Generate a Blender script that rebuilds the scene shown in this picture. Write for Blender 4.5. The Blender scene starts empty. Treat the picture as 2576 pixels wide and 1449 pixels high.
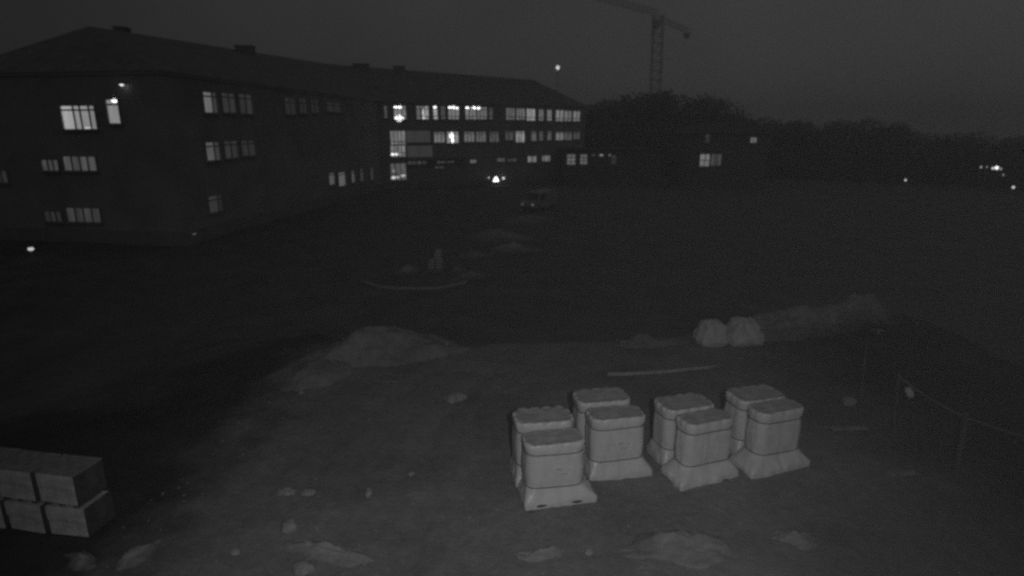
import bpy, bmesh, math, random
from mathutils import Vector, noise, Matrix

R = math.radians
sc = bpy.context.scene
col = sc.collection

# ------------------------------------------------------------------ camera
EYE = 6.1
cam_d = bpy.data.cameras.new('camera')
cam_d.sensor_width = 36.0
cam_d.lens = 36.0 * 1500 / 2576
cam_d.clip_start = 0.05
cam_d.clip_end = 3000
cam_d.dof.use_dof = True            # focused on the near yard: the far lamps blur to small discs
cam_d.dof.focus_distance = 11.0
cam_d.dof.aperture_fstop = 0.5
cam = bpy.data.objects.new('camera', cam_d)
cam.location = (0, 0, EYE)
cam.rotation_euler = (R(90 - 14.75), 0, 0)
col.objects.link(cam)
sc.camera = cam

# ------------------------------------------------------------------ sky: overcast night, seen in monochrome infrared
world = bpy.data.worlds.new('World')
sc.world = world
world.use_nodes = True
wn = world.node_tree.nodes
wl = world.node_tree.links
bg = wn['Background']
sky = wn.new('ShaderNodeTexSky')
sky.sky_type = 'NISHITA'
sky.sun_disc = False
sky.sun_elevation = R(35)
sky.sun_rotation = R(160)
sky.air_density = 1.0
sky.dust_density = 4.0
bw = wn.new('ShaderNodeRGBToBW')
wl.new(sky.outputs[0], bw.inputs[0])
tc = wn.new('ShaderNodeTexCoord')
cl = wn.new('ShaderNodeTexNoise')          # faint cloud
cl.inputs['Scale'].default_value = 2.2
cl.inputs['Detail'].default_value = 5
wl.new(tc.outputs['Generated'], cl.inputs['Vector'])
cm = wn.new('ShaderNodeMapRange')
cm.inputs[1].default_value = 0.3
cm.inputs[2].default_value = 0.7
cm.inputs[3].default_value = 0.84
cm.inputs[4].default_value = 1.16
wl.new(cl.outputs['Fac'], cm.inputs[0])
SKY_GREY = 0.0320       # glow of the overcast
SKY_AIR = 0.0004        # share of the clear-sky model in it
m1 = wn.new('ShaderNodeMath'); m1.operation = 'MULTIPLY_ADD'
m1.inputs[1].default_value = SKY_AIR
m1.inputs[2].default_value = SKY_GREY
wl.new(bw.outputs[0], m1.inputs[0])
m2 = wn.new('ShaderNodeMath'); m2.operation = 'MULTIPLY'
wl.new(m1.outputs[0], m2.inputs[0])
wl.new(cm.outputs[0], m2.inputs[1])
# glow of the town on the cloud, ahead and to the right
dp = wn.new('ShaderNodeVectorMath'); dp.operation = 'DOT_PRODUCT'
gd = Vector((math.sin(R(22)) * math.cos(R(20)), math.cos(R(22)) * math.cos(R(20)), math.sin(R(20))))
dp.inputs[1].default_value = gd
wl.new(tc.outputs['Generated'], dp.inputs[0])
gm = wn.new('ShaderNodeMapRange'); gm.interpolation_type = 'SMOOTHSTEP'
gm.inputs[1].default_value = 0.45; gm.inputs[2].default_value = 1.0
gm.inputs[3].default_value = 0.62; gm.inputs[4].default_value = 1.10
wl.new(dp.outputs['Value'], gm.inputs[0])
m3 = wn.new('ShaderNodeMath'); m3.operation = 'MULTIPLY'
wl.new(m2.outputs[0], m3.inputs[0]); wl.new(gm.outputs[0], m3.inputs[1])
wl.new(m3.outputs[0], bg.inputs['Color'])
bg.inputs['Strength'].default_value = 1.0

# moon behind the cloud
sun_d = bpy.data.lights.new('moon', 'SUN')
sun_d.energy = 0.012
sun_d.angle = R(25)
sun = bpy.data.objects.new('moon', sun_d)
sun.rotation_euler = (R(55), 0, R(20))
col.objects.link(sun)

# the camera's own infrared lamp, mounted beside it: the lamp that lights the pallets in the photograph
ir_d = bpy.data.lights.new('infrared_lamp', 'SPOT')
ir_d.energy = 800
ir_d.spot_size = R(92)
ir_d.spot_blend = 1.0
ir_d.shadow_soft_size = 0.06
ir = bpy.data.objects.new('infrared_lamp', ir_d)
ir.location = (0.55, -0.35, EYE + 0.35)
tgt = Vector((-0.2, 10.9, 0.4))
ir.rotation_euler = (tgt - ir.location).to_track_quat('-Z', 'Y').to_euler()
col.objects.link(ir)

sc.view_settings.view_transform = 'Standard'
sc.view_settings.look = 'None'
sc.view_settings.exposure = 0
sc.view_settings.gamma = 1
sc.render.engine = 'CYCLES'
sc.cycles.pixel_filter_type = 'BLACKMAN_HARRIS'
sc.cycles.filter_width = 2.6
sc.cycles.use_denoising = False
sc.cycles.sample_clamp_indirect = 2.0
sc.cycles.max_bounces = 4
sc.cycles.diffuse_bounces = 2
sc.cycles.glossy_bounces = 2
sc.cycles.volume_bounces = 0
sc.cycles.transmission_bounces = 1

HAZE = True
HAZE_DENSITY = 0.0016

# ------------------------------------------------------------------ materials (all grey: infrared picture)
def mat(name, base, var=0.25, scale=3.0, rough=0.9, bump=0.0, bscale=20.0, spec=0.3, detail=6):
    m = bpy.data.materials.new(name)
    m.use_nodes = True
    n, l = m.node_tree.nodes, m.node_tree.links
    b = n['Principled BSDF']
    b.inputs['Roughness'].default_value = rough
    b.inputs['Specular IOR Level'].default_value = spec
    t = n.new('ShaderNodeTexCoord')
    z = n.new('ShaderNodeTexNoise')
    z.inputs['Scale'].default_value = scale
    z.inputs['Detail'].default_value = detail
    l.new(t.outputs['Object'], z.inputs['Vector'])
    r = n.new('ShaderNodeValToRGB')
    lo, hi = base * (1 - var), min(0.9, base * (1 + var))
    r.color_ramp.elements[0].position = 0.3
    r.color_ramp.elements[1].position = 0.7
    r.color_ramp.elements[0].color = (lo, lo, lo, 1)
    r.color_ramp.elements[1].color = (hi, hi, hi, 1)
    l.new(z.outputs['Fac'], r.inputs[0])
    l.new(r.outputs[0], b.inputs['Base Color'])
    if bump:
        z2 = n.new('ShaderNodeTexNoise')
        z2.inputs['Scale'].default_value = bscale
        z2.inputs['Detail'].default_value = 8
        l.new(t.outputs['Object'], z2.inputs['Vector'])
        bp = n.new('ShaderNodeBump')
        bp.inputs['Strength'].default_value = bump
        bp.inputs['Distance'].default_value = 0.03
        l.new(z2.outputs['Fac'], bp.inputs['Height'])
        l.new(bp.outputs[0], b.inputs['Normal'])
    return m

def ground_mat(cover=None):
    m = bpy.data.materials.new('site_ground' if cover is None else 'pale_heaped_ground')
    m.use_nodes = True
    n, l = m.node_tree.nodes, m.node_tree.links
    b = n['Principled BSDF']
    b.inputs['Roughness'].default_value = 0.95
    b.inputs['Specular IOR Level'].default_value = 0.15
    g = n.new('ShaderNodeNewGeometry')
    def nz(scale, detail=8, rough=0.6):
        z = n.new('ShaderNodeTexNoise')
        z.inputs['Scale'].default_value = scale
        z.inputs['Detail'].default_value = detail
        z.inputs['Roughness'].default_value = rough
        l.new(g.outputs['Position'], z.inputs['Vector'])
        return z
    def mr(src, a, c, lo, hi):
        k = n.new('ShaderNodeMapRange')
        for i, v in enumerate((a, c, lo, hi)):
            k.inputs[i + 1].default_value = v
        l.new(src, k.inputs[0])
        return k.outputs[0]
    def mth(op, a, c):
        k = n.new('ShaderNodeMath'); k.operation = op
        for i, v in enumerate((a, c)):
            if isinstance(v, (int, float)): k.inputs[i].default_value = v
            else: l.new(v, k.inputs[i])
        return k.outputs[0]
    patch = mr(nz(0.45).outputs['Fac'], 0.3, 0.7, 0.74, 1.26)      # pale and dark earth
    fine = mr(nz(5.0).outputs['Fac'], 0.3, 0.7, 0.84, 1.16)
    grit = mr(nz(38.0, 3).outputs['Fac'], 0.35, 0.7, 0.9, 1.12)
    v = mth('MULTIPLY', mth('MULTIPLY', patch, fine), grit)
    sx = n.new('ShaderNodeSeparateXYZ')
    l.new(g.outputs['Position'], sx.inputs[0])
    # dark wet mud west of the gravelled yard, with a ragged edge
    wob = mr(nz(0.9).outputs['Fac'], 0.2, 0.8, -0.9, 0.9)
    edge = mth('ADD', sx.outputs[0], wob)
    # east of the yard the lamp's fall-off is painted in as dark ground
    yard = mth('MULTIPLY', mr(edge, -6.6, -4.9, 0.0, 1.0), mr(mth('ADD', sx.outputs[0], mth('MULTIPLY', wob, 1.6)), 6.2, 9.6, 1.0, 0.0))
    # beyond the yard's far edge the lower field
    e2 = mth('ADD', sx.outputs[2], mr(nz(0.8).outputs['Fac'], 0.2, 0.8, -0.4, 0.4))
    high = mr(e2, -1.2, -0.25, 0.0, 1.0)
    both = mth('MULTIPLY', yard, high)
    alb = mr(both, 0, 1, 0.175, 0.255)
    # at yard level, west mud and painted eastern fall-off are darker than the field
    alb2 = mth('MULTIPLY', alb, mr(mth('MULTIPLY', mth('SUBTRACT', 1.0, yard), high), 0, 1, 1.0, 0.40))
    if cover is not None:
        # pale sand or earth, thinning out unevenly at the heap's margin
        at = n.new('ShaderNodeAttribute'); at.attribute_name = 'cover'
        k = mr(mth('MULTIPLY', at.outputs['Fac'], mr(nz(2.6).outputs['Fac'], 0.3, 0.7, 0.25, 1.6)), 0.0, 1.0, 0.0, 1.0)
        alb2 = mth('ADD', mth('MULTIPLY', alb2, mth('SUBTRACT', 1.0, k)), mth('MULTIPLY', k, cover))
    c = mth('MULTIPLY', alb2, v)
    cc = n.new('ShaderNodeCombineColor')
    for i in range(3): l.new(c, cc.inputs[i])
    l.new(cc.outputs[0], b.inputs['Base Color'])
    bp = n.new('ShaderNodeBump')
    bp.inputs['Strength'].default_value = 0.55
    bp.inputs['Distance'].default_value = 0.05
    l.new(nz(9.0, 10, 0.65).outputs['Fac'], bp.inputs['Height'])
    l.new(bp.outputs[0], b.inputs['Normal'])
    return m

_glow = {}
def glow(strength, fold=0.0, scale=4.0):
    """something that gives off light; fold > 0: a curtain or blind in front of it"""
    key = (round(strength, 4), fold, scale)
    if key in _glow: return _glow[key]
    m = bpy.data.materials.new('lit_window' if fold else 'lit_lamp')
    m.use_nodes = True
    n, l = m.node_tree.nodes, m.node_tree.links
    n.remove(n['Principled BSDF'])
    e = n.new('ShaderNodeEmission')
    e.inputs['Strength'].default_value = strength
    l.new(e.outputs[0], n['Material Output'].inputs[0])
    if fold:
        t = n.new('ShaderNodeTexCoord')
        oi = n.new('ShaderNodeObjectInfo')
        ad = n.new('ShaderNodeVectorMath'); ad.operation = 'ADD'
        sc_ = n.new('ShaderNodeVectorMath'); sc_.operation = 'MULTIPLY'
        sc_.inputs[1].default_value = (scale, scale, scale * 0.12)
        mu = n.new('ShaderNodeMath'); mu.operation = 'MULTIPLY'; mu.inputs[1].default_value = 50
        l.new(oi.outputs['Random'], mu.inputs[0])
        l.new(t.outputs['Object'], ad.inputs[0]); l.new(mu.outputs[0], ad.inputs[1])
        l.new(ad.outputs[0], sc_.inputs[0])
        z = n.new('ShaderNodeTexNoise'); z.inputs['Scale'].default_value = 1.0; z.inputs['Detail'].default_value = 3
        l.new(sc_.outputs[0], z.inputs['Vector'])
        k = n.new('ShaderNodeMapRange')
        k.inputs[1].default_value = 0.3; k.inputs[2].default_value = 0.7
        k.inputs[3].default_value = 1 - fold; k.inputs[4].default_value = 1 + fold
        l.new(z.outputs['Fac'], k.inputs[0])
        l.new(k.outputs[0], e.inputs['Color'])
    _glow[key] = m
    return m

M = {}
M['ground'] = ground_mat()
M['earth'] = ground_mat(0.285)
M['sand'] = ground_mat(0.36)
M['spoil'] = ground_mat(0.40)
M['bank'] = ground_mat(0.46)
M['stone'] = mat('pale_stone', 0.33, 0.25, 6.0, 0.9, 0.4, 20)
M['rubble'] = mat('grey_rubble', 0.29, 0.3, 5.0, 0.95, 0.4, 18)
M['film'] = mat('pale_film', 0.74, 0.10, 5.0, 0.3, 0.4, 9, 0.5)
M['filmtop_shaded'] = mat('pale_film_top_shaded', 0.50, 0.22, 5.0, 0.5, 0.8, 7, 0.4)  # darker than the sides: weaker light on the tops put into the colour
M['strap'] = mat('dark_strap', 0.16, 0.1, 8.0, 0.6)
M['print'] = mat('faded_print', 0.52, 0.25, 25.0, 0.7)
M['hollow'] = mat('dark_wood', 0.10, 0.3, 8.0, 0.9)
M['wood'] = mat('rough_wood', 0.30, 0.3, 9.0, 0.85, 0.2, 30)
M['plank'] = mat('pale_plank', 0.40, 0.2, 6.0, 0.8)
M['block'] = mat('aerated_block', 0.66, 0.25, 5.0, 0.9, 0.6, 16)
M['bag'] = mat('woven_bag', 0.60, 0.12, 4.0, 0.75, 0.4, 14)
M['plaster'] = mat('grey_plaster', 0.42, 0.2, 0.35, 0.9, 0.1, 6)
M['render'] = mat('dark_render', 0.16, 0.12, 0.6, 0.9)
M['plinth'] = mat('dark_plinth', 0.34, 0.15, 0.8, 0.9)
M['roof'] = mat('roof_covering', 0.31, 0.2, 1.2, 0.9)
M['frame'] = mat('window_frame', 0.36, 0.1, 4.0, 0.6)
M['metal'] = mat('painted_metal', 0.35, 0.15, 3.0, 0.5, spec=0.4)
M['steel'] = mat('crane_steel', 0.80, 0.15, 2.0, 0.6)
M['tyre'] = mat('tyre_rubber', 0.05, 0.2, 6.0, 0.85)
M['van'] = mat('van_paint', 0.42, 0.06, 2.0, 0.35, spec=0.5)
M['glass'] = mat('dark_glass', 0.06, 0.1, 2.0, 0.12, spec=0.5)
M['reflector'] = mat('lamp_glass', 0.8, 0.05, 8.0, 0.15, spec=0.8)
M['bark'] = mat('bark', 0.18, 0.3, 6.0, 0.95)
M['leaf'] = mat('foliage', 0.30, 0.4, 0.9, 0.9, spec=0.1)
M['rope'] = mat('rope', 0.19, 0.2, 20, 0.9)
M['stake'] = mat('stake', 0.15, 0.2, 8, 0.8)
M['tag'] = mat('white_plastic', 0.7, 0.1, 8, 0.5)

# ------------------------------------------------------------------ mesh helpers
def link(name, verts, faces, m, parent=None, smooth=False, loc=None, rotz=0.0):
    me = bpy.data.meshes.new(name)
    me.from_pydata([tuple(v) for v in verts], [], faces)
    me.update()
    if smooth:
        for p in me.polygons: p.use_smooth = True
    if m: me.materials.append(M[m] if isinstance(m, str) else m)
    o = bpy.data.objects.new(name, me)
    col.objects.link(o)
    if parent: o.parent = parent
    if loc is not None: o.location = loc
    if rotz: o.rotation_euler = (0, 0, rotz)
    return o

def empty(name, loc=(0, 0, 0), rotz=0.0, parent=None):
    o = bpy.data.objects.new(name, None)
    o.empty_display_size = 0.2
    col.objects.link(o)
    o.location = loc
    o.rotation_euler = (0, 0, rotz)
    if parent: o.parent = parent
    return o

def tag(o, label=None, cat=None, group=None, kind=None):
    if label: o['label'] = label
    if cat: o['category'] = cat
    if group: o['group'] = group
    if kind: o['kind'] = kind
    return o

class MB:
    def __init__(s): s.v, s.f = [], []
    def box(s, x0, x1, y0, y1, z0, z1):
        b = len(s.v)
        s.v += [(x, y, z) for z in (z0, z1) for x, y in ((x0, y0), (x1, y0), (x1, y1), (x0, y1))]
        s.f += [tuple(b + i for i in q) for q in ((3, 2, 1, 0), (4, 5, 6, 7), (0, 1, 5, 4), (1, 2, 6, 5), (2, 3, 7, 6), (3, 0, 4, 7))]
        return s
    def bar(s, p, q, w, w2=None, n=4):
        p, q = Vector(p), Vector(q)
        w2 = w if w2 is None else w2
        d = (q - p).normalized()
        a = d.cross(Vector((0, 0, 1)))
        if a.length < 1e-3: a = Vector((1, 0, 0))
        a.normalize(); c = d.cross(a)
        b = len(s.v)
        for pt, ww in ((p, w), (q, w2)):
            for i in range(n):
                t = 2 * math.pi * (i + 0.5) / n
                s.v.append(tuple(pt + a * math.cos(t) * ww + c * math.sin(t) * ww))
        s.f += [(b + i, b + (i + 1) % n, b + n + (i + 1) % n, b + n + i) for i in range(n)]
        s.f += [tuple(b + n - 1 - i for i in range(n)), tuple(b + n + i for i in range(n))]
        return s
    def tube(s, pts, r, n=8):
        pts = [Vector(p) for p in pts]
        rs = r if isinstance(r, (list, tuple)) else [r] * len(pts)
        b = len(s.v)
        for i, p in enumerate(pts):
            d = (pts[min(i + 1, len(pts) - 1)] - pts[max(i - 1, 0)]).normalized()
            a = d.cross(Vector((0, 0, 1)))
            if a.length < 1e-2: a = Vector((1, 0, 0))
            a.normalize(); c = d.cross(a)
            for k in range(n):
                t = 2 * math.pi * k / n
                s.v.append(tuple(p + a * math.cos(t) * rs[i] + c * math.sin(t) * rs[i]))
        for i in range(len(pts) - 1):
            for k in range(n):
                s.f.append((b + i * n + k, b + i * n + (k + 1) % n, b + (i + 1) * n + (k + 1) % n, b + (i + 1) * n + k))
        s.f += [tuple(b + n - 1 - k for k in range(n)), tuple(b + (len(pts) - 1) * n + k for k in range(n))]
        return s
    def ball(s, c, rx, ry, rz, seg=10, ring=6):
        b = len(s.v)
        for i in range(ring + 1):
            th = math.pi * i / ring
            for k in range(seg):
                ph = 2 * math.pi * k / seg
                s.v.append((c[0] + rx * math.sin(th) * math.cos(ph), c[1] + ry * math.sin(th) * math.sin(ph), c[2] + rz * math.cos(th)))
        for i in range(ring):
            for k in range(seg):
                s.f.append((b + i * seg + k, b + (i + 1) * seg + k, b + (i + 1) * seg + (k + 1) % seg, b + i * seg + (k + 1) % seg))
        return s
    def build(s, name, m, parent=None, smooth=False, loc=None, rotz=0.0):
        return link(name, s.v, s.f, m, parent, smooth, loc, rotz)

def smooth01(t):
    t = max(0.0, min(1.0, t))
    return t * t * (3 - 2 * t)

def fbm(x, y, z=0.0, o=4):
    return noise.fractal(Vector((x, y, z)), 0.9, 2.1, o)

# ------------------------------------------------------------------ ground: raised yard, lower field, hill falling away
LOW = -2.0
PLAT = [(-11.5, -8), (-11.5, 8.9), (-9.0, 9.8), (-6.4, 10.8), (-6.0, 12.6), (-5.5, 15.4), (-3.6, 16.4), (-1.5, 16.5), (3, 16.7),
        (5.5, 17.3), (8, 18.2), (11.5, 20.2), (13.2, 19.5), (13.5, 14), (15, 9), (18, -8)]

def plat_dist(x, y):
    inside = False
    best = 1e9
    n = len(PLAT)
    for i in range(n):
        x0, y0 = PLAT[i]; x1, y1 = PLAT[(i + 1) % n]
        if (y0 > y) != (y1 > y) and x < (x1 - x0) * (y - y0) / (y1 - y0) + x0:
            inside = not inside
        dx, dy = x1 - x0, y1 - y0
        t = max(0, min(1, ((x - x0) * dx + (y - y0) * dy) / (dx * dx + dy * dy)))
        best = min(best, math.hypot(x - x0 - t * dx, y - y0 - t * dy))
    return -best if inside else best

def ground_z(x, y):
    if -45 < x < 60 and -40 < y < 55:
        d = plat_dist(x, y) + 0.35 * fbm(x * 0.6, y * 0.6, 3)
        w = smooth01(d / (3.6 + 7.0 * smooth01((-4.5 - x) / 2.0)))
    else:
        w = 1.0
    r = math.hypot(x, y - 20)
    z = LOW * w
    z += (0.05 * fbm(x * 0.55, y * 0.55) + 0.025 * fbm(x * 2.1, y * 2.1, 7, 3)) * (1 - 0.3 * w) if r < 60 else 0.0
    if w < 0.9 and -9 < x < 9 and 4 < y < 18:      # tyre ruts curving over the yard
        for cxr, bend in ((-2.6, .035), (-.4, -.028)):
            ax_ = cxr + bend * (y - 9) ** 2 + .25 * math.sin(y * .5)
            for off in (-.85, .85):
                q = (x - ax_ - off) / .22
                if abs(q) < 3:
                    z += (1 - w) * (-.045 * math.exp(-q * q) + .02 * math.exp(-(abs(q) - 1.7) ** 2 * 3)) * (.5 + .5 * smooth01(.5 + fbm(x * .4, y * .4, 50)))
    if w > 0.05 and r < 80:
        z += w * 0.16 * fbm(x * 0.22, y * 0.22, 11)
    if r > 112:
        z -= (r - 112) * 0.042
    return z

def axis(lo, a, b, hi, step, grow):
    mid = [a + step * i for i in range(int((b - a) / step) + 1)]
    up, d, v = [], step, mid[-1]
    while v < hi:
        d *= grow; v += d; up.append(v)
    dn, d, v = [], step, mid[0]
    while v > lo:
        d *= grow; v -= d; dn.append(v)
    return dn[::-1] + mid + up

xs = axis(-560, -11, 14, 560, 0.17, 1.09)
ys = axis(-40, 5, 20, 620, 0.17, 1.075)
gv = [(x, y, ground_z(x, y)) for y in ys for x in xs]
W = len(xs)
gf = [(j * W + i, j * W + i + 1, (j + 1) * W + i + 1, (j + 1) * W + i) for j in range(len(ys) - 1) for i in range(W - 1)]
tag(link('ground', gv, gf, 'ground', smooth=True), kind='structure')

# ------------------------------------------------------------------ the long building with its hipped roof
K1, K2, K3, KE = (-24.0, 43.0), (-18.3, 86.0), (12.0, 102.0), (-41.0, 45.5)
K3b, KR = (5.9, 113.5), (-34.0, 92.5)
EAVE = 9.85
bld = empty('long_building', (-24, 43, LOW))
tag(bld, 'long dark angled building with hipped roof and rows of lit windows', 'building')
def world_child(o):        # children are given in world coordinates
    o.parent = bld
    o.matrix_parent_inverse = Matrix.Translation(-Vector(bld.location))
    return o
FOOT = [KE, K1, K2, K3, K3b, KR]
nF = len(FOOT)
wv = [(x, y, -3.2) for x, y in FOOT] + [(x, y, EAVE) for x, y in FOOT]
wf = [(i, (i + 1) % nF, nF + (i + 1) % nF, nF + i) for i in range(nF)]
world_child(link('wall', wv, wf, 'plaster'))
def grown(pts, d):
    n = len(pts); out = []
    for i in range(n):
        a, b, c = Vector(pts[i - 1]), Vector(pts[i]), Vector(pts[(i + 1) % n])
        n1 = Vector(((b - a).y, -(b - a).x)).normalized()
        n2 = Vector(((c - b).y, -(c - b).x)).normalized()
        k = (n1 + n2) / (1 + n1.dot(n2))
        out.append(tuple(b + k * d))
    return out
def ring(name, d, z0, z1, m):
    o, i_ = grown(FOOT, d), grown(FOOT, -0.02)
    v = [(*p, z0) for p in o] + [(*p, z1) for p in o] + [(*p, z0) for p in i_] + [(*p, z1) for p in i_]
    n = nF
    f = []
    for i in range(n):
        j = (i + 1) % n
        f += [(i, j, n + j, n + i), (n + i, n + j, 3 * n + j, 3 * n + i), (2 * n + j, 2 * n + i, i, j)[::-1]]
    return world_child(link(name, v, f, m))
ring('plinth', 0.08, -3.2, -1.0, 'plinth')
ring('eaves', 0.10, EAVE, EAVE + 0.22, 'plaster')
# roof
G = [(*p, EAVE + 0.225) for p in grown(FOOT, 0.16)]
A1, A2, A3 = (-34.2, 52.0, 14.3), (-26.6, 92.0, 15.5), (3.6, 106.9, 14.5)
rv = G + [A1, A2, A3]
rf = [(0, 1, 6), (1, 2, 7, 6), (2, 3, 8, 7), (3, 4, 8), (4, 5, 7, 8), (5, 0, 6, 7)]
roof = world_child(link('roof', rv, rf, 'roof'))
def roof_child(name, x, y, z0, z1, sx, sy, rot):
    mb = MB().box(-sx, sx, -sy, sy, z0, z1).box(-sx - .08, sx + .08, -sy - .08, sy + .08, z1, z1 + 0.14)
    o = mb.build(name, 'plinth', loc=(x, y, 0), rotz=rot)
    o.parent = roof
    return o
for (x, y, z0, z1, sx, sy) in ((-34.6, 57.0, 12.5, 14.85, 0.45, 0.6), (-29.3, 70.0, 13.0, 15.0, 0.9, 0.6),
                               (-22.4, 94.0, 13.0, 15.6, 1.15, 0.6), (-17.3, 97.0, 13.0, 15.55, 0.85, 0.6)):
    roof_child('chimney', x, y, z0, z1, sx, sy, R(8))

# facades: origin, direction; the outside is local -y
def facade(a, b):
    d = Vector((b[0] - a[0], b[1] - a[1])); L = d.length; d /= L
    return Vector((a[0], a[1])), d, math.atan2(d.y, d.x), L
FE = facade(KE, K1); FS = facade(K1, K2); FB = facade(K2, K3)
rnd = random.Random(4)

def window(fac, u0, u1, z0, z1, level, cols=2, transom=0.0, low=0.0, levels=None, fold=0.25, fs=5.0, lamps=(), depth=0.12, frac=None):
    """a framed window on a facade; levels: brightness of each column; lamps: ceiling lamps seen behind the glass (u, z, ru, rz, strength)"""
    o, d, ang, L = fac
    if fac is FE: u0, u1 = L - u1, L - u0
    p = o + d * u0
    w, h = u1 - u0, z1 - z0
    t = min(0.07, w * 0.07)
    fr = MB()
    fr.box(-t, w + t, -depth, 0, -t - 0.02, 0).box(-t, w + t, -depth, 0, h, h + t).box(-t, 0, -depth, 0, 0, h).box(w, w + t, -depth, 0, 0, h)
    win = world_child(fr.build('window', 'frame', loc=(p.x, p.y, z0), rotz=ang))
    sill = MB().box(-t - 0.05, w + t + 0.05, -depth - 0.1, -0.001, -t - 0.10, -t - 0.025).build('sill', 'plinth', win)
    xs_ = [w * i / cols for i in range(cols + 1)] if not frac else [w * sum(frac[:i]) / sum(frac) for i in range(cols + 1)]
    zs_ = [0.0] + ([h * low] if low else []) + ([h * (1 - transom)] if transom else []) + [h]
    mt = min(0.05, w / cols * 0.07)
    for i in range(1, cols):
        MB().box(xs_[i] - mt, xs_[i] + mt, -depth * 0.8, -0.012, 0, h).build('mullion', 'frame', win)
    for z in zs_[1:-1]:
        MB().box(0, w, -depth * 0.7, -0.014, z - 0.055, z + 0.055).build('transom', 'frame', win)
    for i in range(cols):
        for j in range(len(zs_) - 1):
            s = (levels[i] if levels else level * rnd.uniform(0.88, 1.12))
            if transom and j == len(zs_) - 2: s *= 1.08
            MB().box(xs_[i], xs_[i + 1], -0.010, -0.004, zs_[j], zs_[j + 1]).build('pane', glow(round(s, 4), fold, fs), win)
    for (lu, lz, ru, rz, st) in lamps:
        MB().ball((lu * w, -0.03, lz * h), ru, 0.02, rz, 12, 6).build('ceiling_lamp', glow(st), win)
    return win

# end face (left in the picture)
window(FE, 5.41, 8.07, 6.24, 7.8, .30, 4, .17, levels=(.37, .26, .25, .22), fold=.14, fs=2.2, frac=(36, 20, 27, 17), lamps=((.68, .05, .2, .07, .55), (.80, .06, .16, .07, .5)))
window(FE, 3.49, 4.38, 6.63, 8.2, .26, 1, .2, fold=.15, fs=3, lamps=((.72, .97, .26, .14, 2.0),))
window(FE, 9.11, 10.48, 3.31, 4.05, .055, 3, 0, fold=.6, fs=4)
window(FE, 6.0, 8.63, 3.33, 4.31, .075, 4, 0, levels=(.082, .058, .075, .07), fold=.3, fs=3)
window(FE, 13.6, 14.6, 2.39, 3.23, .022, 2, 0, fold=.3)
window(FE, 9.68, 11.09, -.44, .29, .022, 3, 0, fold=.3)
window(FE, 6.4, 9.16, -.43, .59, .044, 4, 0, levels=(.05, .034, .046, .036), fold=.3, fs=3)
# long side
window(FS, 4.32, 6.0, 7.49, 8.96, .1, 2, .2, levels=(.13, .04), fold=.15, fs=3, frac=(66, 34))
window(FS, 6.68, 8.5, 7.56, 9.03, .034, 2, .2, fold=.3)
window(FS, 9.06, 11.07, 7.54, 9.08, .028, 2, .2, fold=.3)
window(FS, 3.87, 5.6, 3.9, 5.24, .09, 2, .22, levels=(.088, .042), fold=.2, fs=3, frac=(62, 38))
window(FS, 6.24, 8.14, 3.97, 5.29, .029, 2, .2, fold=.25)
window(FS, 8.67, 10.77, 4.06, 5.29, .023, 2, .2, fold=.25)
window(FS, 3.35, 5.1, -.07, 1.17, .03, 2, .25, levels=(.031, .019), fold=.2, frac=(70, 30))
for u0, u1, z0, z1, s in ((16.75, 18.91, 7.71, 9.23, .020), (19.76, 21.23, 7.85, 9.3, .021), (22.3, 24.05, 7.99, 9.3, .0185), (26.08, 29.94, 8.2, 9.2, .0175)):
    window(FS, u0, u1, z0, z1, s, 2, .3, fold=.3)
for u0, u1, z0, z1, s in ((25.33, 26.76, .2, 1.47, .085), (27.87, 29.81, -.19, 1.36, .11), (31.69, 32.76, -.08, 1.3, .065), (34.55, 35.7, -.14, 1.37, .04), (38.12, 39.37, -.25, 1.33, .033)):
    window(FS, u0, u1, z0, z1, s, 1, .16, fold=.25, fs=2)
# far wing, upper floor
BR = dict(fold=.45, fs=7.0)
window(FB, .59, 1.01, 7.87, 9.46, .07, 1, 0, .2, **BR)
window(FB, 2.0, 3.73, 7.71, 9.46, .2, 3, .2, .22, lamps=((.2, .93, .42, .15, 2.2), (.5, .93, .36, .22, 2.2), (.42, .08, .66, .42, 2.2)), **BR)
window(FB, 5.29, 7.09, 7.74, 9.52, .14, 3, .2, .22, levels=(.13, .13, .3), lamps=((.57, .5, .06, .6, 1.2), (.62, .1, .17, .17, 1.2)), **BR)
window(FB, 7.84, 8.45, 7.76, 9.55, .34, 1, .2, .22, lamps=((.45, .92, .26, .16, 2.2),), **BR)
window(FB, 9.01, 9.63, 7.77, 9.53, .085, 2, .2, .22, **BR)
window(FB, 10.15, 11.82, 7.78, 9.56, .18, 3, .2, .22, lamps=((.18, .93, .28, .2, 2.2), (.5, .94, .31, .23, 2.2), (.84, .86, .26, .19, 2.2)), **BR)
window(FB, 12.88, 14.61, 7.81, 9.56, .17, 3, .2, .22, lamps=((.2, .92, .34, .17, 2.2), (.80, .92, .34, .27, 2.2)), **BR)
window(FB, 14.77, 16.36, 7.82, 9.54, .15, 3, .2, .22, lamps=((.18, .91, .34, .26, 2.2),), **BR)
window(FB, 16.8, 17.36, 7.84, 9.47, .075, 1, .2, .22, **BR)
for u0, u1, z0, z1, s, c in ((19.63, 21.13, 7.79, 9.48, .12, 3), (21.42, 22.92, 7.8, 9.44, .13, 3), (23.27, 24.74, 7.69, 9.41, .32, 3), (25.44, 26.29, 7.7, 9.37, .15, 2),
                             (26.99, 27.78, 7.72, 9.33, .2, 2), (28.58, 30.02, 7.64, 9.3, .21, 2), (30.23, 31.6, 7.65, 9.22, .14, 2), (31.92, 33.21, 7.66, 9.19, .17, 2)):
    window(FB, u0, u1, z0, z1, s, c, 0, .25, **BR)
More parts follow.
